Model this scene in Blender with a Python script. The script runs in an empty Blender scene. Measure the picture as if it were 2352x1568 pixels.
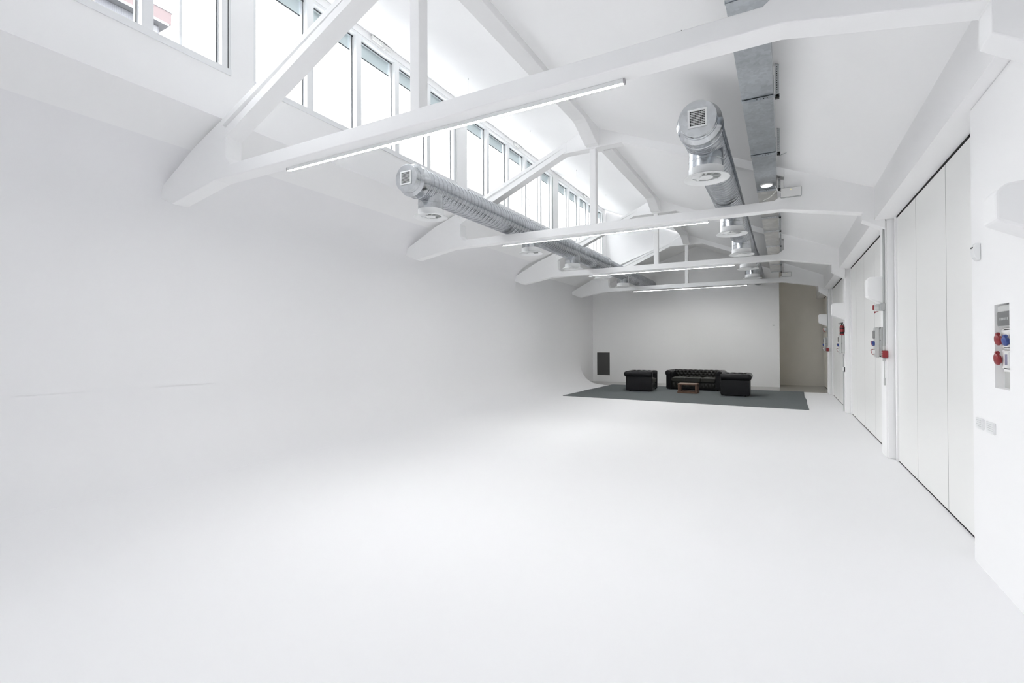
import bpy, bmesh, math, random
from mathutils import Vector, Matrix
random.seed(7)
C = bpy.context.scene.collection
SC = bpy.context.scene

# ------------------------------------------------------------------ camera, light, exposure
def make_camera():
    yaw, pitch, roll = math.radians(28.6508), math.radians(.4336), math.radians(-.2283)
    f = Vector((-math.sin(yaw)*math.cos(pitch), math.cos(yaw)*math.cos(pitch), math.sin(pitch)))
    r = Vector((math.cos(yaw), math.sin(yaw), 0)); u = r.cross(f)
    c, s = math.cos(roll), math.sin(roll)
    r2 = c*r + s*u; u2 = -s*r + c*u
    m = Matrix((r2, u2, -f)).transposed().to_4x4(); m.translation = (0, 0, 1.6)
    cd = bpy.data.cameras.new('camera'); cd.sensor_width = 36; cd.sensor_fit = 'HORIZONTAL'
    cd.lens = 1138.77/2352*36; cd.clip_start = .05; cd.clip_end = 400
    o = bpy.data.objects.new('camera', cd); C.objects.link(o); o.matrix_world = m
    SC.camera = o
make_camera()
W = bpy.data.worlds.new('sky'); SC.world = W; W.use_nodes = True
wn = W.node_tree; wn.nodes.clear()
wo = wn.nodes.new('ShaderNodeOutputWorld'); wb = wn.nodes.new('ShaderNodeBackground')
wb.inputs[0].default_value = (.99, .975, .995, 1); wb.inputs[1].default_value = 8.0   # bright overcast sky
wn.links.new(wb.outputs[0], wo.inputs[0])
def window_portal(name, x, y0, y1, z0, z1):          # light portal: only guides the sky light through an opening
    l = bpy.data.lights.new(name, 'AREA'); l.shape = 'RECTANGLE'; l.size = z1-z0; l.size_y = y1-y0
    l.cycles.is_portal = True
    o = bpy.data.objects.new(name, l); C.objects.link(o)
    o.location = (x, (y0+y1)/2, (z0+z1)/2); o.rotation_euler = (0, math.radians(-90), 0)
SC.view_settings.view_transform = 'Standard'; SC.view_settings.look = 'None'
SC.view_settings.gamma = 1; SC.view_settings.use_curve_mapping = False
SC.view_settings.exposure = 0.37
TUBE = 92.0
SC.cycles.max_bounces = 18; SC.cycles.diffuse_bounces = 15; SC.cycles.glossy_bounces = 6
SC.cycles.transparent_max_bounces = 16; SC.cycles.caustics_reflective = False; SC.cycles.caustics_refractive = False
SC.cycles.use_denoising = True; SC.cycles.sample_clamp_indirect = 8

# ------------------------------------------------------------------ materials
def mat(name, col, rough=.6, metal=0, spec=.3, noise=0, nscale=3, bump=0, bscale=60, emit=None, estr=0):
    m = bpy.data.materials.new(name); m.use_nodes = True; nt = m.node_tree; b = nt.nodes['Principled BSDF']
    b.inputs['Base Color'].default_value = (*col, 1); b.inputs['Roughness'].default_value = rough
    b.inputs['Metallic'].default_value = metal; b.inputs['Specular IOR Level'].default_value = spec
    tc = nt.nodes.new('ShaderNodeTexCoord')
    if noise:
        n = nt.nodes.new('ShaderNodeTexNoise'); n.inputs['Scale'].default_value = nscale; n.inputs['Detail'].default_value = 4
        nt.links.new(tc.outputs['Object'], n.inputs['Vector'])
        r = nt.nodes.new('ShaderNodeMapRange'); r.inputs[3].default_value = 1-noise; r.inputs[4].default_value = 1+noise
        nt.links.new(n.outputs['Fac'], r.inputs[0])
        x = nt.nodes.new('ShaderNodeMix'); x.data_type = 'RGBA'; x.blend_type = 'MULTIPLY'; x.inputs[0].default_value = 1
        x.inputs[6].default_value = (*col, 1); nt.links.new(r.outputs[0], x.inputs[7]); nt.links.new(x.outputs[2], b.inputs['Base Color'])
    if bump:
        n2 = nt.nodes.new('ShaderNodeTexNoise'); n2.inputs['Scale'].default_value = bscale; n2.inputs['Detail'].default_value = 3
        nt.links.new(tc.outputs['Object'], n2.inputs['Vector'])
        bp = nt.nodes.new('ShaderNodeBump'); bp.inputs['Strength'].default_value = bump; bp.inputs['Distance'].default_value = .01
        nt.links.new(n2.outputs['Fac'], bp.inputs['Height']); nt.links.new(bp.outputs[0], b.inputs['Normal'])
    if emit:
        b.inputs['Emission Color'].default_value = (*emit, 1); b.inputs['Emission Strength'].default_value = estr
    return m
M = {}
M['wall'] = mat('white_wall_paint', (.925, .923, .925), .8, noise=.006, bump=.04, bscale=25)
M['cyc'] = mat('cyclorama_paint', (.872, .871, .882), .6, spec=.25, noise=.006, nscale=1.2)
M['floor'] = mat('white_floor_paint', (.872, .871, .882), .6, spec=.25, noise=.006, nscale=1.2)
M['ceil'] = mat('white_ceiling_plaster', (.92, .92, .92), .85, noise=.006, bump=.05, bscale=14)
M['conc'] = mat('painted_concrete', (.925, .925, .925), .7, noise=.01, bump=.25, bscale=9)
M['door'] = mat('door_laminate', (.87, .87, .855), .4, spec=.4)
M['frame'] = mat('white_window_frame', (.84, .85, .86), .35, spec=.4)
M['gasket'] = mat('dark_gasket', (.06, .065, .07), .6)
M['slit_shade'] = mat('grey_slit_shade', (.20, .20, .19), .7)  # grey painted in for the shade inside the door slits
M['dark'] = mat('dark_gap', (.012, .012, .013), .8)  # near-black colour standing in for shade in gaps and openings
M['shutter'] = mat('shutter_slat', (.84, .88, .90), .5)
M['hall'] = mat('grey_brown_wall_paint', (.78, .755, .70), .8, noise=.02)
M['white'] = mat('white_plastic', (.82, .82, .81), .4, spec=.4)
M['white_metal'] = mat('white_enamel', (.85, .86, .86), .3, spec=.5)
M['grey_pl'] = mat('light_grey_plastic', (.58, .59, .58), .45, spec=.4)
M['grey_pipe'] = mat('grey_conduit', (.45, .46, .46), .5)
M['smoke'] = mat('smoked_cover', (.13, .135, .14), .15, spec=.6)
M['red'] = mat('red_plastic', (.27, .022, .027), .35, spec=.5)
M['blue'] = mat('blue_plastic', (.04, .075, .27), .35, spec=.5)
M['black'] = mat('black_plastic', (.02, .02, .02), .4)
M['leather'] = mat('black_leather', (.008, .008, .010), .3, spec=.28, noise=.15, nscale=8, bump=.15, bscale=120)
M['cushion'] = mat('worn_dark_leather', (.036, .036, .030), .42, spec=.35, noise=.2, nscale=6, bump=.15, bscale=90)
M['tufted'] = mat('tufted_dark_leather', (.014, .014, .013), .4, spec=.35, noise=.15, nscale=8)
M['wood'] = mat('brown_wood', (.14, .085, .06), .5, noise=.3, nscale=14)
M['wood_top'] = mat('worn_wood_top', (.30, .215, .17), .45, noise=.2, nscale=12)
M['rug'] = mat('charcoal_carpet', (.155, .17, .174), .95, spec=.05, noise=.12, nscale=30, bump=.04, bscale=90)
M['vent'] = mat('dark_grey_grille', (.105, .105, .105), .6)
M['tube'] = mat('lit_diffuser', (1, 1, 1), .5, emit=(1, .985, .95), estr=TUBE)
M['spot'] = mat('lit_disc', (1, 1, 1), .5, emit=(.97, .98, 1), estr=1.0)
M['alu'] = mat('aluminium_profile', (.5, .48, .5), .35, metal=.8)
M['pink'] = mat('pink_render', (.13, .10, .102), .8, noise=.03)
M['facade'] = mat('pale_facade', (.17, .172, .18), .8)
M['bark'] = mat('pale_bark', (.12, .115, .11), .9)
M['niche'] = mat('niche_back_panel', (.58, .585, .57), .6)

def galv(name, col, rough, ns, bumpstr=0):
    m = bpy.data.materials.new(name); m.use_nodes = True; nt = m.node_tree; b = nt.nodes['Principled BSDF']
    b.inputs['Metallic'].default_value = 1; b.inputs['Roughness'].default_value = rough
    tc = nt.nodes.new('ShaderNodeTexCoord')
    v = nt.nodes.new('ShaderNodeTexVoronoi'); v.inputs['Scale'].default_value = ns; nt.links.new(tc.outputs['Object'], v.inputs['Vector'])
    n = nt.nodes.new('ShaderNodeTexNoise'); n.inputs['Scale'].default_value = 2.2; n.inputs['Detail'].default_value = 5
    nt.links.new(tc.outputs['Object'], n.inputs['Vector'])
    mx = nt.nodes.new('ShaderNodeMath'); mx.operation = 'MULTIPLY_ADD'; mx.inputs[1].default_value = .35
    nt.links.new(v.outputs['Color'], mx.inputs[0]); nt.links.new(n.outputs['Fac'], mx.inputs[2])
    r = nt.nodes.new('ShaderNodeValToRGB'); r.color_ramp.elements[0].position = .3; r.color_ramp.elements[1].position = .95
    r.color_ramp.elements[0].color = (*[c*.72 for c in col], 1); r.color_ramp.elements[1].color = (*[min(1, c*1.1) for c in col], 1)
    nt.links.new(mx.outputs[0], r.inputs[0]); nt.links.new(r.outputs[0], b.inputs['Base Color'])
    if bumpstr:
        bp = nt.nodes.new('ShaderNodeBump'); bp.inputs['Strength'].default_value = bumpstr; bp.inputs['Distance'].default_value = .01
        nt.links.new(n.outputs['Fac'], bp.inputs['Height']); nt.links.new(bp.outputs[0], b.inputs['Normal'])
    return m
M['galv'] = galv('galvanised_steel', (.56, .58, .61), .2, 40)
def add_seam(m, y0=.27, pitch=.112):
    nt = m.node_tree; b = nt.nodes['Principled BSDF']; L = nt.links.new
    def math_(op, a, c=None, v=None):
        n = nt.nodes.new('ShaderNodeMath'); n.operation = op
        L(a, n.inputs[0]) if not isinstance(a, (int, float)) else setattr(n.inputs[0], 'default_value', a)
        if c is not None: L(c, n.inputs[1])
        elif v is not None: n.inputs[1].default_value = v
        return n.outputs[0]
    tc = nt.nodes.new('ShaderNodeTexCoord'); sx = nt.nodes.new('ShaderNodeSeparateXYZ'); L(tc.outputs['Object'], sx.inputs[0])
    at = math_('ARCTAN2', sx.outputs['Z'], sx.outputs['X']); t = math_('DIVIDE', at, v=2*math.pi)
    yy = math_('DIVIDE', math_('SUBTRACT', sx.outputs['Y'], v=y0), v=pitch)
    f = math_('FRACT', math_('ADD', math_('SUBTRACT', yy, t), v=100.0))
    ramp = nt.nodes.new('ShaderNodeValToRGB'); ramp.color_ramp.interpolation = 'LINEAR'
    e = ramp.color_ramp.elements; e[0].position = 0; e[0].color = (.5, .5, .51, 1); e[1].position = .045; e[1].color = (.55, .55, .56, 1)
    for p, c in ((.07, 1), (.975, 1), (1.0, .5)):
        q = e.new(p); q.color = (c, c, c, 1)
    L(f, ramp.inputs[0])
    src = b.inputs['Base Color'].links[0].from_socket
    mx = nt.nodes.new('ShaderNodeMix'); mx.data_type = 'RGBA'; mx.blend_type = 'MULTIPLY'; mx.inputs[0].default_value = 1
    L(src, mx.inputs[6]); L(ramp.outputs[0], mx.inputs[7]); L(mx.outputs[2], b.inputs['Base Color'])
add_seam(M['galv'])
M['galv_flat'] = galv('galvanised_sheet', (.50, .53, .56), .34, 30, .1)
M['galv_dark'] = galv('galvanised_bracket', (.58, .60, .61), .4, 30)
M['foil'] = galv('foil_wrap', (.80, .79, .77), .32, 12, .6)
M['shiny'] = galv('bright_sheet_steel', (.62, .64, .66), .16, 20)

def tile_mat():
    m = bpy.data.materials.new('grey_floor_tiles'); m.use_nodes = True; nt = m.node_tree; b = nt.nodes['Principled BSDF']
    tc = nt.nodes.new('ShaderNodeTexCoord'); br = nt.nodes.new('ShaderNodeTexBrick')
    br.offset = 0; br.inputs['Scale'].default_value = 1; br.inputs['Brick Width'].default_value = .6; br.inputs['Row Height'].default_value = .6
    br.inputs['Mortar Size'].default_value = .006; br.inputs['Color1'].default_value = (.30, .295, .28, 1)
    br.inputs['Color2'].default_value = (.32, .31, .295, 1); br.inputs['Mortar'].default_value = (.15, .15, .145, 1)
    nt.links.new(tc.outputs['Object'], br.inputs['Vector']); nt.links.new(br.outputs['Color'], b.inputs['Base Color'])
    b.inputs['Roughness'].default_value = .16; b.inputs['Specular IOR Level'].default_value = .6
    return m
M['tile'] = tile_mat()
def corr_mat():
    m = bpy.data.materials.new('corrugated_cladding'); m.use_nodes = True; nt = m.node_tree; b = nt.nodes['Principled BSDF']
    tc = nt.nodes.new('ShaderNodeTexCoord'); w = nt.nodes.new('ShaderNodeTexWave'); w.bands_direction = 'Y'; w.inputs['Scale'].default_value = 6
    nt.links.new(tc.outputs['Object'], w.inputs['Vector'])
    r = nt.nodes.new('ShaderNodeValToRGB'); r.color_ramp.elements[0].color = (.085, .088, .10, 1); r.color_ramp.elements[1].color = (.125, .128, .14, 1)
    nt.links.new(w.outputs['Fac'], r.inputs[0]); nt.links.new(r.outputs[0], b.inputs['Base Color'])
    return m
M['corr'] = corr_mat()
def glass_mat():
    m = bpy.data.materials.new('window_glass'); m.use_nodes = True; nt = m.node_tree; nt.nodes.clear()
    o = nt.nodes.new('ShaderNodeOutputMaterial'); t = nt.nodes.new('ShaderNodeBsdfTransparent'); g = nt.nodes.new('ShaderNodeBsdfGlossy')
    t.inputs[0].default_value = (.95, .97, .97, 1); g.inputs['Roughness'].default_value = .02
    lw = nt.nodes.new('ShaderNodeLayerWeight'); lw.inputs[0].default_value = .5
    p5 = nt.nodes.new('ShaderNodeMath'); p5.operation = 'POWER'; p5.inputs[1].default_value = 5; nt.links.new(lw.outputs['Facing'], p5.inputs[0])
    fr = nt.nodes.new('ShaderNodeMath'); fr.operation = 'MULTIPLY_ADD'; fr.inputs[1].default_value = .5; fr.inputs[2].default_value = .03; nt.links.new(p5.outputs[0], fr.inputs[0])
    mx = nt.nodes.new('ShaderNodeMixShader'); nt.links.new(fr.outputs[0], mx.inputs[0]); nt.links.new(t.outputs[0], mx.inputs[1]); nt.links.new(g.outputs[0], mx.inputs[2])
    nt.links.new(mx.outputs[0], o.inputs[0]); return m
M['glass'] = glass_mat()

# ------------------------------------------------------------------ mesh helpers
def B(): return bmesh.new()
def box(bm, x0, x1, y0, y1, z0, z1, bev=0):
    r = bmesh.ops.create_cube(bm, size=1); vs = r['verts']
    for v in vs: v.co = Vector(((x0+x1)/2+v.co.x*(x1-x0), (y0+y1)/2+v.co.y*(y1-y0), (z0+z1)/2+v.co.z*(z1-z0)))
    if bev:
        es = set(e for v in vs for e in v.link_edges)
        bmesh.ops.bevel(bm, geom=list(es), offset=bev, segments=2, affect='EDGES', clamp_overlap=True)
def prism(bm, pts, a, b, axis='y'):
    """polygon extruded along an axis; pts are (x,z) for y, (x,y) for z, (y,z) for x"""
    def P(p, t): return {'y': (p[0], t, p[1]), 'z': (p[0], p[1], t), 'x': (t, p[0], p[1])}[axis]
    A = [bm.verts.new(P(p, a)) for p in pts]; D = [bm.verts.new(P(p, b)) for p in pts]
    n = len(pts); bm.faces.new(A[::-1]); bm.faces.new(D)
    for i in range(n): bm.faces.new((A[i], A[(i+1) % n], D[(i+1) % n], D[i]))
def frame_of(d):
    d = Vector(d).normalized(); h = Vector((0, 0, 1)) if abs(d.z) < .9 else Vector((0, 1, 0))
    u = d.cross(h).normalized(); return u, u.cross(d).normalized()
def lathe(bm, o, d, prof, n=32, cap0=True, cap1=True):
    """prof: list of (t, r) along direction d from o"""
    o = Vector(o); d = Vector(d).normalized(); u, w = frame_of(d); rings = []
    for t, r in prof:
        rings.append([bm.verts.new(o+d*t+(u*math.cos(2*math.pi*k/n)+w*math.sin(2*math.pi*k/n))*r) for k in range(n)])
    for a, b in zip(rings, rings[1:]):
        for k in range(n): bm.faces.new((a[k], a[(k+1) % n], b[(k+1) % n], b[k]))
    if cap0: bm.faces.new(rings[0][::-1])
    if cap1: bm.faces.new(rings[-1])
def cyl(bm, a, b, r, n=16): 
    a, b = Vector(a), Vector(b); lathe(bm, a, b-a, [(0, r), ((b-a).length, r)], n)
def tube(bm, pts, r, n=8):
    pts = [Vector(p) for p in pts]; rings = []
    for i, p in enumerate(pts):
        d = (pts[min(i+1, len(pts)-1)]-pts[max(i-1, 0)]); u, w = frame_of(d)
        rings.append([bm.verts.new(p+(u*math.cos(2*math.pi*k/n)+w*math.sin(2*math.pi*k/n))*r) for k in range(n)])
    for a, b in zip(rings, rings[1:]):
        for k in range(n): bm.faces.new((a[k], a[(k+1) % n], b[(k+1) % n], b[k]))
    bm.faces.new(rings[0][::-1]); bm.faces.new(rings[-1])
def obj(name, bm, m, parent=None, smooth=False, bev=0):
    bmesh.ops.recalc_face_normals(bm, faces=bm.faces)
    me = bpy.data.meshes.new(name); bm.to_mesh(me); bm.free(); me.materials.append(m)
    o = bpy.data.objects.new(name, me); C.objects.link(o)
    if parent:
        o.parent = parent
        o.matrix_parent_inverse = Matrix.Identity(4)
        # geometry is given in world coordinates unless the parent's 'local' flag is set
        root = parent
        while root.parent: root = root.parent
        if not root.get('_local'):
            me.transform(Matrix.Translation(-world_loc(parent)))
    if smooth:
        for p in me.polygons: p.use_smooth = True
        if smooth != 'all':
            me.set_sharp_from_angle(angle=math.radians(38))
    if bev:
        b = o.modifiers.new('bevel', 'BEVEL'); b.width = bev; b.segments = 2; b.limit_method = 'ANGLE'; b.angle_limit = math.radians(30)
    return o
def world_loc(o):
    v = Vector(o.location); p = o.parent
    while p: v += Vector(p.location); p = p.parent
    return v
def tag(o, label=None, cat=None, group=None, kind=None):
    if label: o['label'] = label
    if cat: o['category'] = cat
    if group: o['group'] = group
    if kind: o['kind'] = kind
    return o
def thing(name, label, cat, loc=(0, 0, 0), rz=0, group=None, kind=None, local=False):
    o = bpy.data.objects.new(name, None); C.objects.link(o); o.location = loc; o.rotation_euler = (0, 0, rz); o.empty_display_size = .1
    if local: LOCALS.append(o); o['_local'] = 1
    return tag(o, label, cat, group, kind)
LOCALS = []
def struct(name, bm, m, label=None, **k):
    o = obj(name, bm, m, **k); return tag(o, label, kind='structure')
def dup(root, loc, rz=None, label=None):
    def cp(o, par):
        c = o.copy(); C.objects.link(c); c.parent = par
        for ch in [x for x in CHILD if x.parent == o]: cp(ch, c)
        return c
    CHILD = [x for x in bpy.data.objects if x.parent]
    r = cp(root, None); r.location = loc
    if rz is not None: r.rotation_euler = (0, 0, rz)
    if label: r['label'] = label
    return r

# ------------------------------------------------------------------ dimensions (metres; camera stands at 0,0)
XL, XR, XW = -7.36, 1.371, -6.0          # left wall, door plane, clerestory plane
YB, YC, YH = -6.0, 20.93, 22.25          # behind camera, back wall, end of hallway
YW = 18.45                               # clerestory ends
TY = [3.58, 8.53, 13.62, 18.5]             # front faces of the trusses
TT = .2
def roof(x): return 5.535-.4216*(x+3.0)
def lowroof(x): return 4.39+.30*(x+6.0)
def endroof(x): return 3.98+(5.535-3.98)/4.36*(x+7.36)

# ------------------------------------------------------------------ structure
bm = B(); box(bm, XL-.15, XR+.3, YB, 19.15, -.2, 0); struct('floor', bm, M['floor'], 'white painted studio floor')
bm = B(); box(bm, XL-.15, XR+.3, 19.15, YH+.2, -.2, 0); struct('floor', bm, M['tile'], 'glossy grey tiled floor beyond the white floor')
bm = B(); box(bm, XL-.15, XL, YB, YH, 0, 4.15); struct('wall_left', bm, M['cyc'], 'tall white left wall')
# cove (infinity curve) at the foot of the left wall
bm = B(); cv = [(0, 0)]
for k in range(64):                       # curve whose bend eases in and out
    a = math.pi/2*(3*((k+.5)/64)**2-2*((k+.5)/64)**3); cv.append((cv[-1][0]+math.cos(a), cv[-1][1]+math.sin(a)))
E_ = 1.06/cv[-1][0]; pts = [(XL-.02, -.02)]+[(XL+1.06-u*E_, v*E_) for u, v in cv]; pts[1] = (XL+1.06, -.02)
prism(bm, pts, YB, 19.35); o = struct('trim_1', bm, M['cyc'], 'curved white cove between floor and left wall', smooth=True)
# soft curve where the left wall meets the low ceiling, as far as the third truss
bm = B(); L_ = .62; P0 = Vector((XL, lowroof(XL)-L_)); P1 = Vector((XL, lowroof(XL))); d = Vector((1, .30)).normalized(); P2 = P1+d*L_; pts = [(XL-.02, P0.y)]
for k in range(17):
    u = k/16; q = P0*(1-u)**2+P1*2*u*(1-u)+P2*u*u; pts.append((q.x, q.y))
pts += [(P2.x, P2.y+.02), (XL-.02, lowroof(XL)+.02)]
prism(bm, pts, YB, 13.7); struct('trim_4', bm, M['cyc'], 'soft curved corner between the left wall and the low ceiling', smooth=True)
# low sloping roof outside the clerestory, upstand and sill band
bm = B(); prism(bm, [(XL-.15, lowroof(XL-.15)), (XW-.01, lowroof(XW-.01)), (XW-.01, lowroof(XW)+.02), (XW-.1, lowroof(XW)+.2), (XL-.15, lowroof(XL-.15)+.2)], YB, 18.6)
struct('ceiling_low', bm, M['ceil'], 'low sloping ceiling strip above the left wall')
bm = B(); box(bm, XW-.2, XW, YB, 18.75, lowroof(XW)-.006, 4.955)
PIERS = [(YB, -4.6), (-2.0, -.9), (3.72, 4.02), (8.6, 8.96), (13.6, 13.98), (18.3, 18.75)]
for a, b in PIERS: box(bm, XW-.2, XW, a, b, 4.955, 6.68)
box(bm, XW-.2, XW, YB, 18.75, 6.68, 6.9)
struct('wall_clerestory', bm, M['wall'], 'white upstand and piers around the high windows')
# main ceiling slab
bm = B(); prism(bm, [(XW-.3, roof(XW-.3)), (XR+.35, roof(XR+.35)), (XR+.35, roof(XR+.35)+.2), (XW-.3, roof(XW-.3)+.2)], YB, 18.6)
prism(bm, [(-3.0, roof(-3.0)), (XR+.35, roof(XR+.35)), (XR+.35, roof(XR+.35)+.2), (-3.0, roof(-3.0)+.2)], 18.6, YH+.1)
prism(bm, [(XL-.15, endroof(XL-.15)), (-3.0, endroof(-3.0)), (-3.0, endroof(-3)+.2), (XL-.15, endroof(XL-.15)+.2)], 18.6, YH+.1)
struct('ceiling', bm, M['ceil'], 'white sloping ceiling')
bm = B(); prism(bm, [(XW-.2, endroof(XW-.2)), (-3.0, 5.54), (-3.0, 5.6), (XW-.2, roof(XW-.2)+.02)], 18.62, 18.75)
struct('wall_gable', bm, M['wall'], 'bright white triangular end wall beside the last high window')
# back wall, hallway
bm = B(); prism(bm, [(XL-.15, 0), (-.11, 0), (-.11, roof(-.11)+.05), (-3, 5.6), (XL-.15, endroof(XL-.15)+.05)], YC, YC+.12)
struct('wall_back', bm, M['wall'], 'white back wall behind the sofas')
bm = B(); box(bm, -.28, -.11, YC+.12, YH, 0, 4.5); struct('wall_partition', bm, M['hall'])
bm = B(); box(bm, -.3, XR+.3, YH, YH+.12, 0, 4.6); struct('wall_hallway', bm, M['hall'], 'grey-brown wall at the end of the hallway')
bm = B(); prism(bm, [(XL-.15, 0), (XR+.3, 0), (XR+.3, 3.9), (XW, 7.0), (XW-.2, 7.0), (XW-.2, 4.6), (XL-.15, 4.2)], YB-.12, YB)
struct('wall_front', bm, M['wall'])
# right side: near wall with niche, added dark backing, long beam over the doors
NX = 1.236; ny0, ny1, nz0, nz1 = 4.185, 4.432, 1.306, 1.854
bm = B(); box(bm, NX, XR+.3, YB, ny0, 0, 3.33); box(bm, NX, XR+.3, ny1, 4.87, 0, 3.33)
box(bm, NX, XR+.3, ny0, ny1, 0, nz0); box(bm, NX, XR+.3, ny0, ny1, nz1, 3.33); box(bm, NX+.055, XR+.3, ny0, ny1, nz0, nz1)
struct('wall_right', bm, M['wall'], 'white near wall on the right with a recess')
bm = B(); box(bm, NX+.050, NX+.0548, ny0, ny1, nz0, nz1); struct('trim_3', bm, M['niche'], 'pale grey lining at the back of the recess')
bm = B(); box(bm, XR+.06, XR+.3, 4.87, YH, 0, 3.33); struct('light_seal_backing', bm, M['dark'])  # unseen dark box added behind the doors to seal out light and darken the gaps
bm = B(); box(bm, 1.14, XR+.35, YB, YH, 3.335, 4.0); struct('trim_2', bm, M['wall'], 'long white beam above the doors')
# longitudinal timber-like ridge beam
bm = B(); box(bm, -3.10, -2.87, YB, 18.6, 5.38, 5.62)
for y in TY:
    if y < 18:
        prism(bm, [(y-.75, 5.39), (y-.6, 5.36), (y-.12, 5.18), (y+TT+.12, 5.18), (y+.8, 5.39)], -3.10, -2.87, 'x')
    else:
        prism(bm, [(y-.75, 5.39), (y-.6, 5.36), (y-.12, 5.18), (y+.05, 5.18), (y+.05, 5.39)], -3.10, -2.87, 'x')
tag(obj('ridge_beam', bm, M['conc'], bev=.008), 'long white ridge beam running away under the ceiling', 'beam')

# ------------------------------------------------------------------ windows
def window(n, y0, y1, mull, label, portal=True):
    t = thing('window_%d' % n, label, None, (XW-.1, (y0+y1)/2, 4.955), kind='structure')
    bm = B(); box(bm, XW-.2, XW+.015, y0, y1, 4.955, 5.035); obj('window_sill', bm, M['frame'], t, bev=.004)
    bm = B(); box(bm, XW-.15, XW-.01, y0, y1, 6.63, 6.68); box(bm, XW-.15, XW-.01, y0, y0+.04, 5.035, 6.63)
    ye = y1-.14; box(bm, XW-.15, XW-.01, ye+.03, y1, 5.035, 6.63)
    obj('window_frame', bm, M['frame'], t, bev=.004)
    k = B(); box(k, XW-.012, XW-.006, y1-.036, y1-.028, 5.04, 6.62); obj('gasket', k, M['gasket'], t)
    if n == 1: k = B(); box(k, XW-.135, XW-.10, 3.17, 3.20, 5.035, 6.63); obj('stile', k, M['frame'], t)
    edges = [y0+.04]
    for a in mull:
        b = a+.115
        bm = B(); box(bm, XW-.14, XW-.005, a, b, 5.035, 6.63); obj('mullion', bm, M['frame'], t, bev=.004)
        edges += [a, b]
    edges.append(ye+.03)
    for a, b in zip(edges[::2], edges[1::2]):
        f = B(); s = .022
        box(f, XW-.13, XW-.09, a, a+s, 5.035, 6.63); box(f, XW-.13, XW-.09, b-s, b, 5.035, 6.63); box(f, XW-.13, XW-.09, a, b, 5.035, 5.06)
        sa = obj('sash', f, M['frame'], t)
        g = B(); box(g, XW-.122, XW-.116, a+s, b-s, 5.06, 6.63); obj('pane', g, M['glass'], sa)
        k = B(); box(k, XW-.088, XW-.082, b-s-.004, b-s+.008, 5.05, 6.62); box(k, XW-.088, XW-.082, a, b, 6.605, 6.622); obj('gasket', k, M['gasket'], sa)  # upright is the gasket; top strip paints the dark gap above the shutter
        sh = B(); box(sh, XW-.158, XW-.155, a-.02, b+.02, 6.43, 6.67)
        for i in range(4): box(sh, XW-.17, XW-.158, a-.02, b+.02, 6.43+i*.055, 6.43+i*.055+.051)
        h = obj('roller_shutter', sh, M['shutter'], t)
        sb = B(); box(sb, XW-.172, XW-.156, a-.02, b+.02, 6.416, 6.430); obj('bottom_bar', sb, M['gasket'], h)
    if portal: window_portal('window_portal', XW-.22, y0, y1, 5.0, 6.68)
window(5, -4.6, -2.0, [-3.75, -2.9], 'unseen high window strip added behind the camera to light the near beams')  # added out of view to supply light on the near beams
window(1, -.9, 3.72, [.1, 1.0, 1.88, 2.745], 'nearest high window, a pale building seen through it')
window(2, 4.02, 8.6, [4.85, 5.79, 6.70, 7.60], 'high window strip between the first and second truss')
window(3, 8.96, 13.6, [9.80, 10.79, 11.74, 12.68], 'high window strip between the second and third truss')
window(4, 13.98, 18.3, [14.8, 15.7, 16.6, 17.45], 'farthest high window strip')

def actuator(y, label):
    t = thing('window_opener', label, 'window opener', (XW, y, 6.75), group='window openers over the high windows')
    bm = B(); box(bm, XW, XW+.055, y-.24, y+.03, 6.715, 6.775, .012); obj('motor_case', bm, M['white'], t)
    bm = B(); box(bm, XW, XW+.045, y+.035, y+.24, 6.725, 6.775, .01); obj('chain_case', bm, M['white'], t)
    bm = B(); box(bm, XW, XW+.06, y+.02, y+.07, 6.68, 6.73, .006); obj('bracket', bm, M['white'], t)
    bm = B(); box(bm, XW, XW+.012, y-.22, y+.2, 6.7765, 6.783); obj('painted_shadow', bm, M['gasket'], t)  # dark strip painted in as the grey shadow by the opener
actuator(6.34, 'white chain window opener above the windows nearest the first truss')
actuator(11.33, 'white chain window opener between the second and third truss')
actuator(16.28, 'small white window opener farthest away above the last windows')

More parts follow.
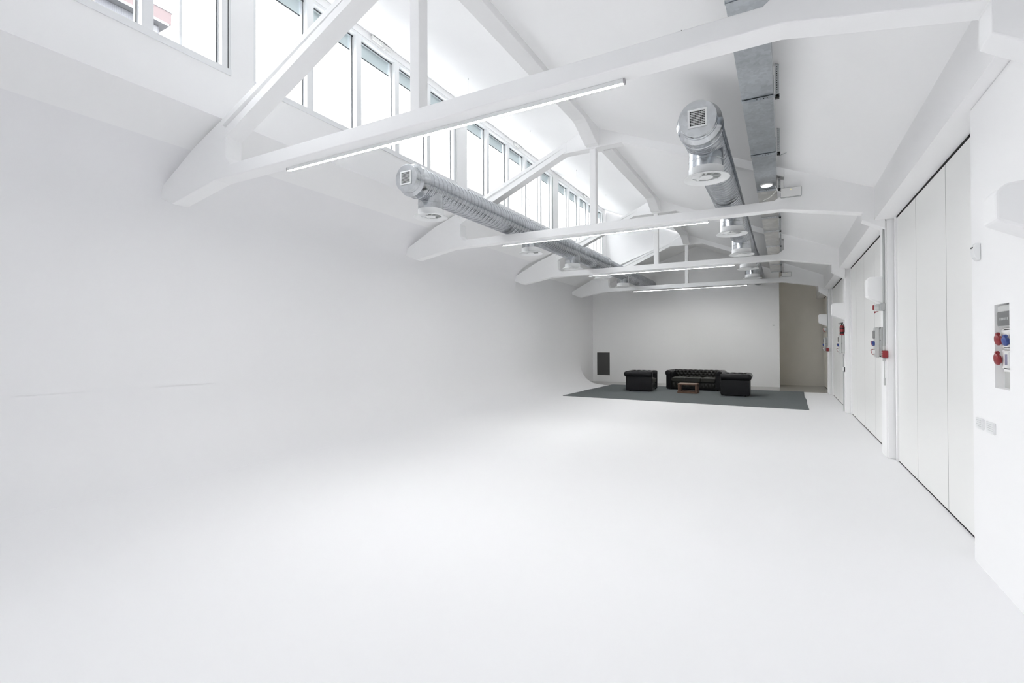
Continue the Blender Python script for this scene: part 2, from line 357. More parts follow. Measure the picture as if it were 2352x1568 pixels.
# ------------------------------------------------------------------ trusses
def truss(y, label, c0=3.275, c1=3.13):
    y1 = y+TT; t = thing('roof_truss', label, 'truss', (-3, y+.1, 3.64), group='white concrete roof trusses')
    bm = B(); prism(bm, [(-7.37, 3.61), (-7.05, 3.48), (-6.1, 3.64), (0, 3.64), (1.0, 3.455), (1.0, c0), (1.262, c1-.03), (1.262, 3.34), (1.30, 3.40), (1.30, 3.80), (1.14, roof(1.14)+.02), (.03, roof(.03)+.02), (.03, 3.88), (-.10, 3.785),
        (-5.80, 3.785), (-5.88, 3.88), (-5.88, 4.20), (-6.0, 4.34), (-6.55, 4.13), (-7.37, 3.72)], y, y1); obj('tie_beam', bm, M['conc'], t, bev=.008)
    # left rafter: flanges and recessed web
    def top(x): return 5.56+.41*(x+3.0)
    def bot(x): return 5.15+.445*(x+3.58)
    xa, xb = -5.98, -3.5
    bm = B()
    prism(bm, [(xa, top(xa)-.07), (xb, top(xb)-.07), (xb, top(xb)), (xa, top(xa))], y-.003, y1+.003)
    prism(bm, [(xa, bot(xa)), (xb, bot(xb)), (xb, bot(xb)+.10), (xa, bot(xa)+.10)], y-.003, y1+.003)
    prism(bm, [(xa, bot(xa)+.08), (xb, bot(xb)+.08), (xb, top(xb)-.05), (xa, top(xa)-.05)], y+.045, y1-.045)
    obj('rafter', bm, M['conc'], t)
    # apex plate and right rafter
    bm = B(); prism(bm, [(-3.58, 5.152), (-2.45, 5.152), (-2.45, roof(-2.45)+.02), (-3.0, roof(-3)+.02), (-3.2, 5.5), (-3.58, 5.31)], y+.002, y1-.002); obj('apex_block', bm, M['conc'], t, bev=.008)
    bm = B(); prism(bm, [(-2.46, 5.15), (.10, 4.10), (.10, roof(.10)+.02), (-2.46, roof(-2.46)+.02)], y+.004, y1-.004); obj('rafter', bm, M['conc'], t, bev=.008)
    bm = B(); box(bm, -3.06, -2.945, y+.035, y1-.035, 3.78, 5.16); obj('king_post', bm, M['conc'], t, bev=.01)
    return t
truss(TY[0], 'nearest white concrete truss crossing the top of the picture')
truss(TY[1], 'second white truss, in front of the middle of the left round duct', 3.35, 3.225)
truss(TY[2], 'third white truss from the camera')
truss(TY[3], 'farthest white truss, just before the sofas')

# strip lights under the trusses
def strip(y, label):
    x0, x1 = -4.96, -1.06; z = 3.638
    t = thing('strip_light', label, 'light', ((x0+x1)/2, y, z), group='thin strip lights under the trusses')
    bm = B(); box(bm, x0, x1, y-.016, y+.016, z-.014, z+.001); box(bm, x0, x1, y-.018, y-.0155, z-.0335, z+.001); box(bm, x0, x1, y+.0155, y+.018, z-.0335, z+.001); obj('housing', bm, M['white_metal'], t)
    bm = B(); box(bm, x0+.02, x1-.02, y-.015, y+.015, z-.033, z-.014); obj('diffuser', bm, M['tube'], t)
    for a in (x0-.012, x1-.0): 
        bm = B(); box(bm, a, a+.012, y-.018, y+.018, z-.035, z); obj('end_cap', bm, M['alu'], t)
ORD = ['nearest and longest-looking lit strip under the first truss', 'lit strip under the second truss', 'lit strip under the third truss', 'farthest lit strip, under the last truss above the sofas']
for y, l in zip(TY, ORD): strip(y+.165, l)

# ------------------------------------------------------------------ columns, corbels, door sets
COL = [(8.55, 8.95), (13.72, 14.05), (18.52, 19.02)]
CL = ['white column after the first panelled door, with grey conduit and red alarm box', 'white column carrying the fire extinguisher and socket board', 'farthest white column, beside the hallway']
for (a, b), l in zip(COL, CL):
    t = thing('column', l, 'column', (1.32, (a+b)/2, 0), group='white columns on the right')
    cx = 1.065 if a < 9 else 1.01
    bm = B(); box(bm, 1.258, XR+.1, a, b, 0, 3.34, .02); obj('shaft', bm, M['conc'], t)
    bm = B(); y0 = a+.10 if a < 9 else a+.03
    prism(bm, [(1.27, 2.55), (cx+.025, 2.55), (cx, 2.525), (cx, 2.285), (cx+.02, 2.265), (1.27, 2.15)], y0, y0+.25); obj('corbel', bm, M['conc'], t, bev=.012)
tc = thing('wall_corbel', 'large white bracket high on the near right wall at the picture edge', 'corbel', (NX, 3.65, 2.3))
bm = B(); prism(bm, [(NX+.01, 2.47), (1.04, 2.45), (1.0, 2.41), (1.0, 2.262), (1.02, 2.25), (NX+.01, 2.13)], 3.55, 3.75); obj('bracket_body', bm, M['conc'], tc, bev=.014)

def door(n, y0, y1, slits, label, dm='door', fm='wall'):
    t = thing('door_%d' % n, label, None, (XR, (y0+y1)/2, 0), kind='structure')
    bm = B(); box(bm, XR-.022, XR+.08, y1, y1+.05, 0, 3.335); box(bm, XR-.015, XR+.08, y1+.05, y1+.1, 0, 3.335); obj('door_frame', bm, M[fm], t, bev=.004)
    e = [y0]+sorted(slits)+[y1]
    for a, b in zip(e, e[1:]):
        bm = B(); box(bm, XR, XR+.045, a+.006, b-.006, .016, 3.308); obj('door_leaf', bm, M[dm], t, bev=.002)
    for q in e[1:-1]:
        bm = B(); box(bm, XR+.0008, XR+.046, q-.0059, q+.0059, .016, 3.308); obj('leaf_slit_shade', bm, M['slit_shade'], t)  # grey strip paints the shade in the slit between leaves
    bm = B(); box(bm, XR-.001, XR+.05, y0, y1, 3.310, 3.336); obj('head_gap_shade', bm, M['dark'], t)  # black strip painted in for the shade of the gap over the leaves
    bm = B(); box(bm, XR+.002, XR+.05, y0, y1, 0, .0155); obj('floor_gap_shade', bm, M['dark'], t)  # dark strip painted in for the shade under the leaves
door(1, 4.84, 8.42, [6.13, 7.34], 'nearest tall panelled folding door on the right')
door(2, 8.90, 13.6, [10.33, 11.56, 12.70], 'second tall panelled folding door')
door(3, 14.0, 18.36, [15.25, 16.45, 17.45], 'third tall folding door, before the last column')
door(4, 18.98, 22.05, [20.2, 21.2], 'shaded door in the hallway', 'hall', 'hall')  # hall wall paint on leaves and frame puts the hallway shade into their colour

# ------------------------------------------------------------------ round spiral ducts
def spiral(bm, x, z, r, y0, y1, pitch=.112, n=56):
    prof = [(0, .0035), (.05, .0035), (.08, 0), (.34, 0), (.38, .0018), (.43, 0), (.64, 0), (.68, .0018), (.73, 0), (.97, 0)]
    turns = int(math.ceil((y1-y0)/pitch))+1; cols = []
    ts = [i+f for i in range(-1, turns) for f, _ in prof]; bs = [b for i in range(-1, turns) for _, b in prof]
    rings = []
    for f, b in zip(ts, bs):
        ring = []
        for k in range(n+1):
            a = 2*math.pi*k/n; y = y0+(f+k/n)*pitch
            rr = r+b
            if y < y0: y = y0; rr = r
            if y > y1: y = y1; rr = r
            ring.append(bm.verts.new((x+math.cos(a)*rr, y, z+math.sin(a)*rr)))
        rings.append(ring)
    for p, q in zip(rings, rings[1:]):
        for k in range(n):
            if max(v.co.y for v in (p[k], p[k+1], q[k], q[k+1]))-min(v.co.y for v in (p[k], p[k+1], q[k], q[k+1])) > 1e-6:
                try: bm.faces.new((p[k], p[k+1], q[k+1], q[k]))
                except ValueError: pass
    bmesh.ops.remove_doubles(bm, verts=bm.verts, dist=.0002)
    bmesh.ops.dissolve_degenerate(bm, edges=bm.edges, dist=.0002)
def round_duct(x, z, yd, drops, ring, yend, label):
    r = .225; t = thing('spiral_duct', label, 'duct', (x, yd, z), group='round metal air ducts')
    bm = B(); spiral(bm, x, z, r, yd+.27, ring); obj('duct_pipe', bm, M['galv'], t, smooth=True)
    bm = B(); spiral(bm, x, z, r*.985, ring+.1, yend); obj('duct_pipe', bm, M['galv'], t, smooth=True)
    bm = B(); lathe(bm, (x, ring, z), (0, 1, 0), [(0, r*.95), (0, r+.004), (.03, r+.038), (.04, r+.042), (.05, r+.038), (.15, r+.038), (.16, r+.046), (.17, r+.038), (.175, r*.95)], 56); obj('joint_collar', bm, M['shiny'], t, smooth=True)
    # end cap: small disc section, step up to the full collar
    bm = B(); lathe(bm, (x, yd, z), (0, 1, 0), [(0, .196), (.003, .199), (.008, .2), (.055, .2), (.06, .206), (.066, .2), (.10, .202), (.13, .238), (.137, .242), (.145, .238), (.27, .236), (.275, .242), (.285, .24), (.29, .226)], 64)
    cap = obj('end_cap', bm, M['shiny'], t, smooth=True)
    g = B(); s, w = .099, .079; y = yd-.012
    box(g, x-s, x+s, y, yd+.001, z+w, z+s); box(g, x-s, x+s, y, yd+.001, z-s, z-w); box(g, x-s, x-w, y, yd+.001, z-w, z+w); box(g, x+w, x+s, y, yd+.001, z-w, z+w)
    gr = obj('air_grille', g, M['white_metal'], cap)
    g = B(); box(g, x-w, x+w, yd-.002, yd-.0005, z-w, z+w); obj('grille_void', g, M['dark'], gr)
    g = B(); nb = 9
    for i in range(1, nb):
        zz = z-w+2*w*i/nb; box(g, x-w, x+w, yd-.011, yd-.003, zz-.002, zz+.002)
    obj('louvre_blades', g, M['white_metal'], gr)
    g = B()
    for i in range(1, 9):
        xx = x-w+2*w*i/9; box(g, xx-.0014, xx+.0014, yd-.006, yd-.0025, z-w, z+w)
    obj('cross_blades', g, M['grey_pl'], gr)
    for dy in drops:
        b = B(); rn = .196; n = 48; up = []; lo = []
        for k in range(n):
            a = 2*math.pi*k/n; cx, cy = math.cos(a)*rn, math.sin(a)*rn
            zc = z-math.sqrt(max((r+.004)**2-cx*cx, 0))
            up.append(b.verts.new((x+cx, dy+cy, zc+.01))); lo.append(b.verts.new((x+cx, dy+cy, 3.70)))
        for k in range(n): b.faces.new((up[k], up[(k+1) % n], lo[(k+1) % n], lo[k]))
        lathe(b, (x, dy, 3.80), (0, 0, 1), [(0, rn), (.003, rn+.004), (.008, rn+.004), (.011, rn)], 48, False, False)
        nk = obj('branch_neck', b, M['shiny'], t, smooth=True)
        # white twist diffuser
        b = B(); lathe(b, (x, dy, 3.60), (0, 0, 1), [(.03, .165), (.012, .19), (.004, .252), (0, .262), (.004, .266), (.010, .262), (.022, .235), (.034, .206), (.05, .2), (.118, .2), (.12, .196), (.12, .188), (.03, .184), (.03, .165)], 56, False, False)
        df = obj('diffuser_ring', b, M['white_metal'], nk, smooth=True)
        b = B(); lathe(b, (x, dy, 3.612), (0, 0, 1), [(0, .02), (0, .072), (.006, .078), (.012, .074), (.02, .02)], 32)
        for k in range(8):
            a = 2*math.pi*k/8; u = Vector((math.cos(a), math.sin(a), 0)); v = Vector((-math.sin(a), math.cos(a), 0)); P0 = Vector((x, dy, 0))
            q = [P0+u*.06+Vector((0, 0, 3.622)), P0+u*.186+Vector((0, 0, 3.622)), P0+u*.176+v*.07+Vector((0, 0, 3.68)), P0+u*.06+v*.035+Vector((0, 0, 3.665))]
            vs = [b.verts.new(p) for p in q]; ws = [b.verts.new(p+Vector((0, 0, .004))) for p in q]
            b.faces.new(vs); b.faces.new(ws[::-1])
            for i in range(4): b.faces.new((vs[i], vs[(i+1) % 4], ws[(i+1) % 4], ws[i]))
        obj('swirl_vanes', b, M['white_metal'], nk)
        b = B(); lathe(b, (x, dy, 3.71), (0, 0, 1), [(0, .1), (0, .187)], 32, False, False); lathe(b, (x, dy, 3.71), (0, 0, 1), [(0, .001), (.001, .1)], 32, False, False); obj('inner_damper', b, M['grey_pl'], nk)
    for wy in ([7.27, 9.71, 12.5, 15.02] if x < -3 else [7.4, 12.6]):
        b = B(); cyl(b, (x, wy, z+r-.002), (x, wy, roof(x)-.004), .0012, 6); hw = obj('suspension_wire', b, M['white'], t)
        b = B(); box(b, x-.006, x+.006, wy-.006, wy+.006, z+r-.01, z+r+.045); obj('wire_clip', b, M['gasket'], hw)
        b = B(); box(b, x-.004, x+.004, wy-.004, wy+.004, roof(x)-.03, roof(x)-.004); obj('wire_clip', b, M['grey_pipe'], hw)
round_duct(-.80, 4.06, 5.69, [6.38, 9.82, 12.19, 14.55, 16.7], 15.8, YC-.004, 'round spiral duct on the right beside the flat metal duct')
round_duct(-4.83, 4.06, 5.62, [6.2, 9.72, 12.17, 14.56, 16.85], 14.65, YC-.004, 'round spiral duct on the left in front of the high windows')
bm = B(); tube(bm, [(-.835, 4.95, roof(-.835)+.004), (-.835, 4.95, 4.60), (-.828, 4.945, 4.588), (-.835, 4.94, 4.578)], .003); tag(obj('ceiling_hook', bm, M['gasket']), 'tiny dark hook on the ceiling above the first truss', 'hook')

# ------------------------------------------------------------------ rectangular duct on hangers
RX0, RX1, RZ0, RZ1 = -.34, -.065, 4.0, 4.19
t = thing('flat_duct', 'flat rectangular galvanised duct along the right ceiling slope', 'duct', (-.2, 8, RZ0))
segs = [(-1.0, 2.1, 'galv_flat'), (2.1, 3.78, 'galv_flat'), (3.78, 5.40, 'galv_flat'), (5.40, 7.02, 'galv_flat'), (7.02, 8.65, 'galv_flat'), (8.65, 10.53, 'foil'), (10.53, 11.83, 'foil'), (11.83, 12.75, 'foil'), (12.75, 13.65, 'foil'), (13.65, 15.3, 'foil'), (15.3, 16.85, 'foil'), (16.85, 18.75, 'foil')]
for a, b, mm in segs:
    bm = B(); box(bm, RX0, RX1, a+.002, b-.002, RZ0, RZ1, .004)
    box(bm, RX0-.004, RX1+.004, a-.006, a+.012, RZ0-.005, RZ1+.004)
    obj('duct_section', bm, M[mm], t)
for y in (2.1, 3.70, 5.40, 7.02, 8.65, 10.53, 11.83, 13.65, 15.3, 16.85, 18.5):
    bm = B(); box(bm, RX0, RX1+.055, y-.028, y+.028, RZ0-.010, RZ0-.006); box(bm, RX0, RX1+.055, y-.03, y-.026, RZ0-.034, RZ0-.006)
    n0 = len(bm.faces)
    for i in range(4): box(bm, RX0+.13+i*.03, RX0+.138+i*.03, y-.0315, y-.0298, RZ0-.024, RZ0-.017)
    bm.faces.ensure_lookup_table()
    for f in bm.faces[n0:]: f.material_index = 1
    hb = obj('hanger_bar', bm, M['galv_dark'], t); hb.data.materials.append(M['black'])
    bm = B(); zt = roof(RX1+.03)+.004
    box(bm, RX1+.018, RX1+.022, y-.028, y+.028, RZ0-.02, zt); box(bm, RX1+.018, RX1+.05, y-.030, y-.026, RZ0-.03, zt)
    n0 = len(bm.faces); zz = RZ0+.01
    while zz < zt-.02: box(bm, RX1+.028, RX1+.036, y-.0315, y-.0298, zz, zz+.008); zz += .022
    box(bm, RX1+.016, RX1+.052, y-.032, y-.0, RZ0-.045, RZ0-.028)
    bm.faces.ensure_lookup_table()
    for f in bm.faces[n0:]: f.material_index = 1
    hs = obj('hanger_strut', bm, M['galv_dark'], hb); hs.data.materials.append(M['black'])
t = thing('ceiling_downlight', 'round white lit disc under the flat metal duct', 'light', (-.20, 8.37, RZ0))
bm = B(); lathe(bm, (-.20, 8.37, RZ0-.02), (0, 0, 1), [(0, .075), (.004, .084), (.02, .086)], 32); obj('rim', bm, M['white'], t, smooth=True)
bm = B(); lathe(bm, (-.20, 8.37, RZ0-.022), (0, 0, 1), [(0, .074), (.001, .074)], 32); obj('lit_face', bm, M['spot'], t)
bm = B(); tube(bm, [(-.09, 8.45, 3.99), (-.07, 8.44, 3.95), (-.07, 8.44, 3.91), (-.10, 8.43, 3.87), (-.16, 8.45, 3.82), (-.25, 8.47, 3.79)], .005)
tube(bm, [(-.07, 8.44, 3.95), (-.05, 8.44, 3.90), (-.03, 8.44, 3.88), (0, 8.45, 3.875)], .005); tag(obj('power_cable', bm, M['white']), 'thin white cable looping between the flat duct and the exit light', 'cable')
bm = B(); cyl(bm, (-.02, 7.75, roof(-.02)+.005), (-.02, 7.75, 4.2), .006); cyl(bm, (-.02, 7.75, 4.2), (.06, 7.70, 4.205), .005); tag(obj('cable_clip', bm, M['galv_dark']), 'small grey metal clip on the ceiling beside the flat duct', 'clip')

def exit_light(y, label):
    x0, x1, z0, z1 = -.02, .262, 3.80, 3.945
    t = thing('emergency_light', label, 'emergency light', (x0, y, z0), group='white emergency lights on the trusses')
    bm = B(); box(bm, x0, x1, y-.05, y+.005, z0, z1, .008); obj('frame', bm, M['grey_pipe'], t)
    bm = B(); box(bm, x0+.008, x1-.008, y-.055, y-.049, z0+.008, z1-.008, .002); obj('cover', bm, M['white'], t)
    bm = B(); box(bm, x0+.135, x0+.145, y-.057, y-.054, z1-.04, z1-.03); obj('indicator_lamp', bm, mat('indicator', (.8, .7, .3), .4, emit=(1, .85, .4), estr=1.0), t)
exit_light(TY[1], 'white emergency light box on the second truss')
exit_light(TY[3], 'small white emergency light box on the farthest truss')

# ------------------------------------------------------------------ electrics on the columns
def cap_socket(bm, x, y, z, r, tilt=.5):
    """round socket cover: a disc facing the room, leaning down"""
    d = Vector((-math.cos(tilt), 0, -math.sin(tilt)*.6)).normalized()
    lathe(bm, Vector((x, y, z))-d*.0, d, [(0, r*.86), (.01, r), (.03, r), (.036, r*.8)], 24)
def board(x, y, z0, z1, label, red_low=True, w=.15, d=.10, kind='a'):
    """socket board on a column: x = column face, y = centre"""
    t = thing('socket_board', label, 'socket board', (x, y, z0), group='socket boards on the columns')
    xf = x-d; h = z1-z0
    bm = B(); box(bm, x-.055, x, y-w/2, y+w/2, z0, z1, .008); obj('back_box', bm, M['grey_pl'], t)
    bm = B(); box(bm, xf, x-.058, y-w/2, y+w/2, z0, z1-.0, .012); obj('front_box', bm, M['grey_pl'], t)
    bm = B(); box(bm, xf-.012, xf+.002, y-w/2+.02, y+w/2-.02, z1-.16, z1-.045, .006); obj('breaker_window', bm, M['smoke'], t)
    bm = B(); cap_socket(bm, xf+.005, y+.035, z1-.225, .038); obj('red_socket', bm, M['red'], t, smooth=True)
    bm = B(); cap_socket(bm, xf+.005, y+.035, z0+.08, .040); obj('red_socket', bm, M['red'], t, smooth=True)
    bm = B(); cap_socket(bm, xf+.005, y-.035, z1-.225, .034); obj('blue_socket', bm, M['blue'], t, smooth=True)
    bm = B(); cap_socket(bm, xf+.005, y-.038, z0+.08, .032); obj('grey_socket', bm, M['white'], t, smooth=True)
    for zz in (z1-.012, z1-.19, z0+.012):
        bm = B(); box(bm, x-.064, x-.05, y-w/2-.002, y-w/2+.004, zz-.005, zz+.005); obj('hinge', bm, M['black'], t)
def junction(x, y, z, label):
    t = thing('junction_box', label, 'junction box', (x, y, z), group='junction boxes with a red socket')
    bm = B(); box(bm, x-.055, x, y-.05, y+.05, z-.052, z+.052, .006); obj('box_body', bm, M['grey_pipe'], t)
    bm = B(); lathe(bm, (x-.05, y+.06, z), (-1, 0, 0), [(0, .05), (.035, .05), (.05, .042), (.07, .042)], 24); obj('socket_body', bm, M['grey_pl'], t, smooth=True)
    bm = B(); lathe(bm, (x-.115, y+.06, z), (-1, 0, 0), [(0, .038), (.012, .036), (.018, .03)], 24); obj('red_cover', bm, M['red'], t, smooth=True)
    bm = B(); prism(bm, [(x-.12, z-.055), (x-.06, z-.055), (x-.115, z-.085)], y+.055, y+.062); obj('red_tag', bm, M['red'], t)
def conduit(x, y, z0, z1, label, r=.014, gap=None):
    t = thing('conduit', label, 'conduit', (x-r, y, z0), group='grey conduits on the columns')
    for a, b in ([(z0, z1)] if not gap else [(z0, gap[0]), (gap[1], z1)]):
        bm = B(); cyl(bm, (x-r, y, a), (x-r, y, b), r, 14); obj('pipe', bm, M['grey_pipe'], t, smooth=True)
    for zz in (z0+.03, z1-.07):
        bm = B(); lathe(bm, (x-r, y, zz-.03), (0, 0, 1), [(0, r+.003), (.05, r+.006), (.06, r+.003)], 14)
        obj('coupling', bm, M['grey_pl'], t, smooth=True)
    return t
CX = 1.258
# second column
c = conduit(CX, 8.578, 1.505, 3.30, 'grey vertical conduit down the column with the alarm box', gap=(2.062, 2.168))
bm = B(); tube(bm, [(CX+.012, 8.548, 3.28), (CX+.012, 8.548, 2.2), (CX+.012, 8.548, 1.6)], .004); obj('thin_cable', bm, M['white'], c)
junction(CX, 8.60, 2.115, 'grey junction box with red socket above the nearest column board')
board(CX, 8.685, 1.41, 1.835, 'nearest column socket board with red and blue covers', w=.16, d=.115)
t = thing('alarm_box', 'bright red box at the foot of the nearest conduit', 'alarm box', (CX, 8.6, 1.45))
bm = B(); box(bm, CX-.045, CX+.02, 8.50, 8.60, 1.408, 1.503, .005); obj('case', bm, M['red'], t)
bm = B()
for i in range(3): box(bm, CX-.0475, CX-.044, 8.52, 8.58, 1.425+i*.025, 1.435+i*.025)
obj('marking', bm, M['white'], t)
bm = B(); cyl(bm, (CX-.012, 8.6, 1.12), (CX-.012, 8.6, 1.36), .006, 8); box(bm, CX-.02, CX, 8.58, 8.62, 1.02, 1.12, .004); box(bm, CX-.03, CX, 8.575, 8.625, 1.355, 1.405, .004)
tag(obj('cable_drop', bm, M['grey_pl']), 'short cable with a small grey plug below the red box', 'cable')
# third column: board, extinguisher
board(CX, 13.83, 1.385, 1.805, 'socket board under the fire extinguisher', w=.16, d=.115)
t = thing('fire_extinguisher', 'small red fire extinguisher with black head standing on a socket board', 'fire extinguisher', (1.20, 13.81, 1.807))
bm = B(); lathe(bm, (1.205, 13.81, 1.807), (0, 0, 1), [(0, .04), (.004, .044), (.19, .044), (.215, .036), (.232, .018)], 28); obj('cylinder', bm, M['red'], t, smooth=True)
bm = B(); lathe(bm, (1.205, 13.81, 1.835), (0, 0, 1), [(0, .0446), (.045, .0446)], 28, False, False); lathe(bm, (1.205, 13.81, 1.95), (0, 0, 1), [(0, .0447), (.02, .0447)], 28, False, False); obj('label_band', bm, M['black'], t, smooth=True)
bm = B(); cyl(bm, (1.205, 13.81, 2.035), (1.205, 13.81, 2.07), .014); prism(bm, [(1.13, 2.075), (1.15, 2.06), (1.22, 2.06), (1.235, 2.09), (1.19, 2.085)], 13.80, 13.82); prism(bm, [(1.16, 2.095), (1.225, 2.085), (1.235, 2.10)], 13.80, 13.82); obj('valve_handle', bm, M['black'], t)
bm = B(); tube(bm, [(1.20, 13.79, 2.06), (1.235, 13.77, 2.05), (1.253, 13.765, 1.98), (1.252, 13.765, 1.87)], .008); obj('hose', bm, M['black'], t, smooth=True)
bm = B(); prism(bm, [(13.775, 1.86), (13.8, 1.90), (13.80, 1.86)], 1.1590, 1.1603, 'x'); obj('white_mark', bm, M['white'], t)
t = thing('light_switch', 'small dark and white switch low on the extinguisher column', 'switch', (CX, 13.8, 1.0))
bm = B(); box(bm, CX-.012, CX, 13.74, 13.80, .955, 1.065, .003); obj('plate', bm, M['gasket'], t)
bm = B(); box(bm, CX-.05, CX-.012, 13.85, 13.90, .98, 1.06, .003); obj('rocker', bm, M['white'], t)
conduit(CX, 13.95, .02, 1.36, 'thin pale conduit from the extinguisher column board down to the floor', .012)
# fourth column
conduit(CX, 18.545, 1.475, 3.10, 'grey conduit on the farthest column', gap=(2.007, 2.113))
junction(CX, 18.575, 2.06, 'grey junction box with red socket on the farthest column')
board(CX, 18.66, 1.375, 1.805, 'socket board on the farthest column beside the hallway', w=.16, d=.115)
bm = B(); box(bm, CX-.055, CX+.01, 18.47, 18.575, 1.37, 1.47, .005); tag(obj('alarm_box', bm, M['red']), 'small red box on the farthest column', 'alarm box')

# near wall: niche board, detector, plates
t = thing('electrical_cabinet', 'large recessed electrical cabinet with red and blue socket covers in the near right wall', 'electrical cabinet', (NX+.08, 4.3, 1.42))
bx = NX+.0498
bm = B(); box(bm, bx-.042, bx, 4.187, 4.405, 1.70, 1.845, .006); obj('breaker_case', bm, M['grey_pl'], t)
bm = B(); box(bm, bx-.047, bx-.04, 4.188, 4.398, 1.712, 1.804, .003); obj('smoked_cover', bm, M['smoke'], t)
bm = B()
for i in range(6): box(bm, bx-.0478, bx-.0462, 4.215+i*.024, 4.231+i*.024, 1.748, 1.764)
obj('breaker_row', bm, M['grey_pipe'], t)
bm = B(); box(bm, bx-.036, bx, 4.19, 4.375, 1.568, 1.69, .006); box(bm, bx-.036, bx, 4.19, 4.36, 1.435, 1.56, .006); box(bm, bx-.03, bx, 4.195, 4.345, 1.418, 1.698); obj('socket_case', bm, M['white'], t)
def big_cap(y, z, m, s, nm):
    b = B()
    lathe(b, (bx-.052, y, z), (-1, 0, -.12), [(-.012, s*.7), (0, s), (.008, s), (.015, s*.8), (.018, s*.4)], 28)
    box(b, bx-.066, bx-.046, y-.016, y+.016, z+s*.7, z+s*1.35, .005)
    obj(nm, b, m, t, smooth=True)
big_cap(4.355, 1.622, M['red'], .036, 'red_socket_cover'); big_cap(4.235, 1.614, M['blue'], .031, 'blue_socket_cover'); big_cap(4.37, 1.497, M['red'], .039, 'red_socket_cover')
bm = B(); box(bm, bx-.05, bx-.034, 4.20, 4.27, 1.45, 1.55, .004); sf = obj('socket_flap', bm, M['white'], t)
bm = B(); box(bm, bx-.0512, bx-.0495, 4.222, 4.26, 1.463, 1.53); obj('data_label', bm, mat('printed_label', (.25, .24, .33), .5, noise=.5, nscale=90), sf)
t = thing('motion_detector', 'white wedge-shaped motion detector on the near right wall', 'motion detector', (NX, 4.7, 2.2))
bm = B(); prism(bm, [(NX, 2.192), (NX, 2.315), (NX-.03, 2.315), (NX-.043, 2.27), (NX-.034, 2.215), (NX-.015, 2.19)], 4.67, 4.745); obj('case', bm, M['white_metal'], t, bev=.008)
bm = B(); box(bm, NX-.045, NX-.036, 4.69, 4.72, 2.280, 2.288); obj('sensor_slot', bm, M['black'], t)
for (a, b), l in zip([(4.64, 4.78), (4.425, 4.57)], ['white engraved wall plate, the left one of the pair', 'white engraved wall plate, the right one of the pair']):
    t = thing('wall_plate', l, 'wall plate', (NX, (a+b)/2, 1.03), group='pair of white wall plates')
    bm = B(); box(bm, NX-.012, NX, a, b, .99, 1.067, .003); obj('plate', bm, M['white_metal'], t)
    bm = B(); 
    for i in range(4):
        zz = 1.052-i*.014; box(bm, NX-.0128, NX-.0118, a+.02, b-.02-.02*(i % 2), zz, zz+.0016)
    obj('printed_lines', bm, M['grey_pipe'], t)
# back wall: vent and small sensor
t = thing('wall_vent', 'dark grey ventilation grille low on the back wall', 'vent', (-6.88, YC, .28))
x0, x1, z0, z1 = -7.17, -6.60, .285, 1.272
bm = B(); box(bm, x0-.04, x1+.04, YC-.012, YC, z0-.05, z0); box(bm, x0-.04, x1+.04, YC-.012, YC, z1, z1+.03); box(bm, x0-.04, x0, YC-.012, YC, z0, z1); box(bm, x1, x1+.04, YC-.012, YC, z0, z1); obj('vent_frame', bm, M['wall'], t)
bm = B(); box(bm, x0, x1, YC-.005, YC-.001, z0, z1)
for i in range(48): zz = z0+(z1-z0)*(i+.5)/48; box(bm, x0, x1, YC-.011, YC-.004, zz-.004, zz+.004)
obj('grille', bm, M['vent'], t)
t = thing('wall_sensor', 'tiny white sensor high on the back wall', 'sensor', (-.30, YC, 2.3))
bm = B(); box(bm, -.335, -.265, YC-.05, YC, 2.28, 2.37, .012); obj('case', bm, M['white_metal'], t)
bm = B(); box(bm, -.325, -.275, YC-.054, YC-.049, 2.29, 2.315); obj('lens', bm, M['grey_pipe'], t)

# ------------------------------------------------------------------ rug and seating
bm = B(); pts = [(-6.10, 14.49), (-3.2, 14.27), (-.6, 14.09), (.50, 14.01), (.548, 14.02), (.555, 15.6), (.585, 16.2), (.56, 17.4), (.60, 19.1), (.60, 19.16), (-2.6, 19.27), (-6.02, 19.45), (-6.05, 17.6), (-6.10, 16.4), (-6.07, 16.1)]
prism(bm, pts, .0005, .014, 'z'); tag(obj('carpet', bm, M['rug']), 'large charcoal carpet under the sofa and armchairs', 'carpet')

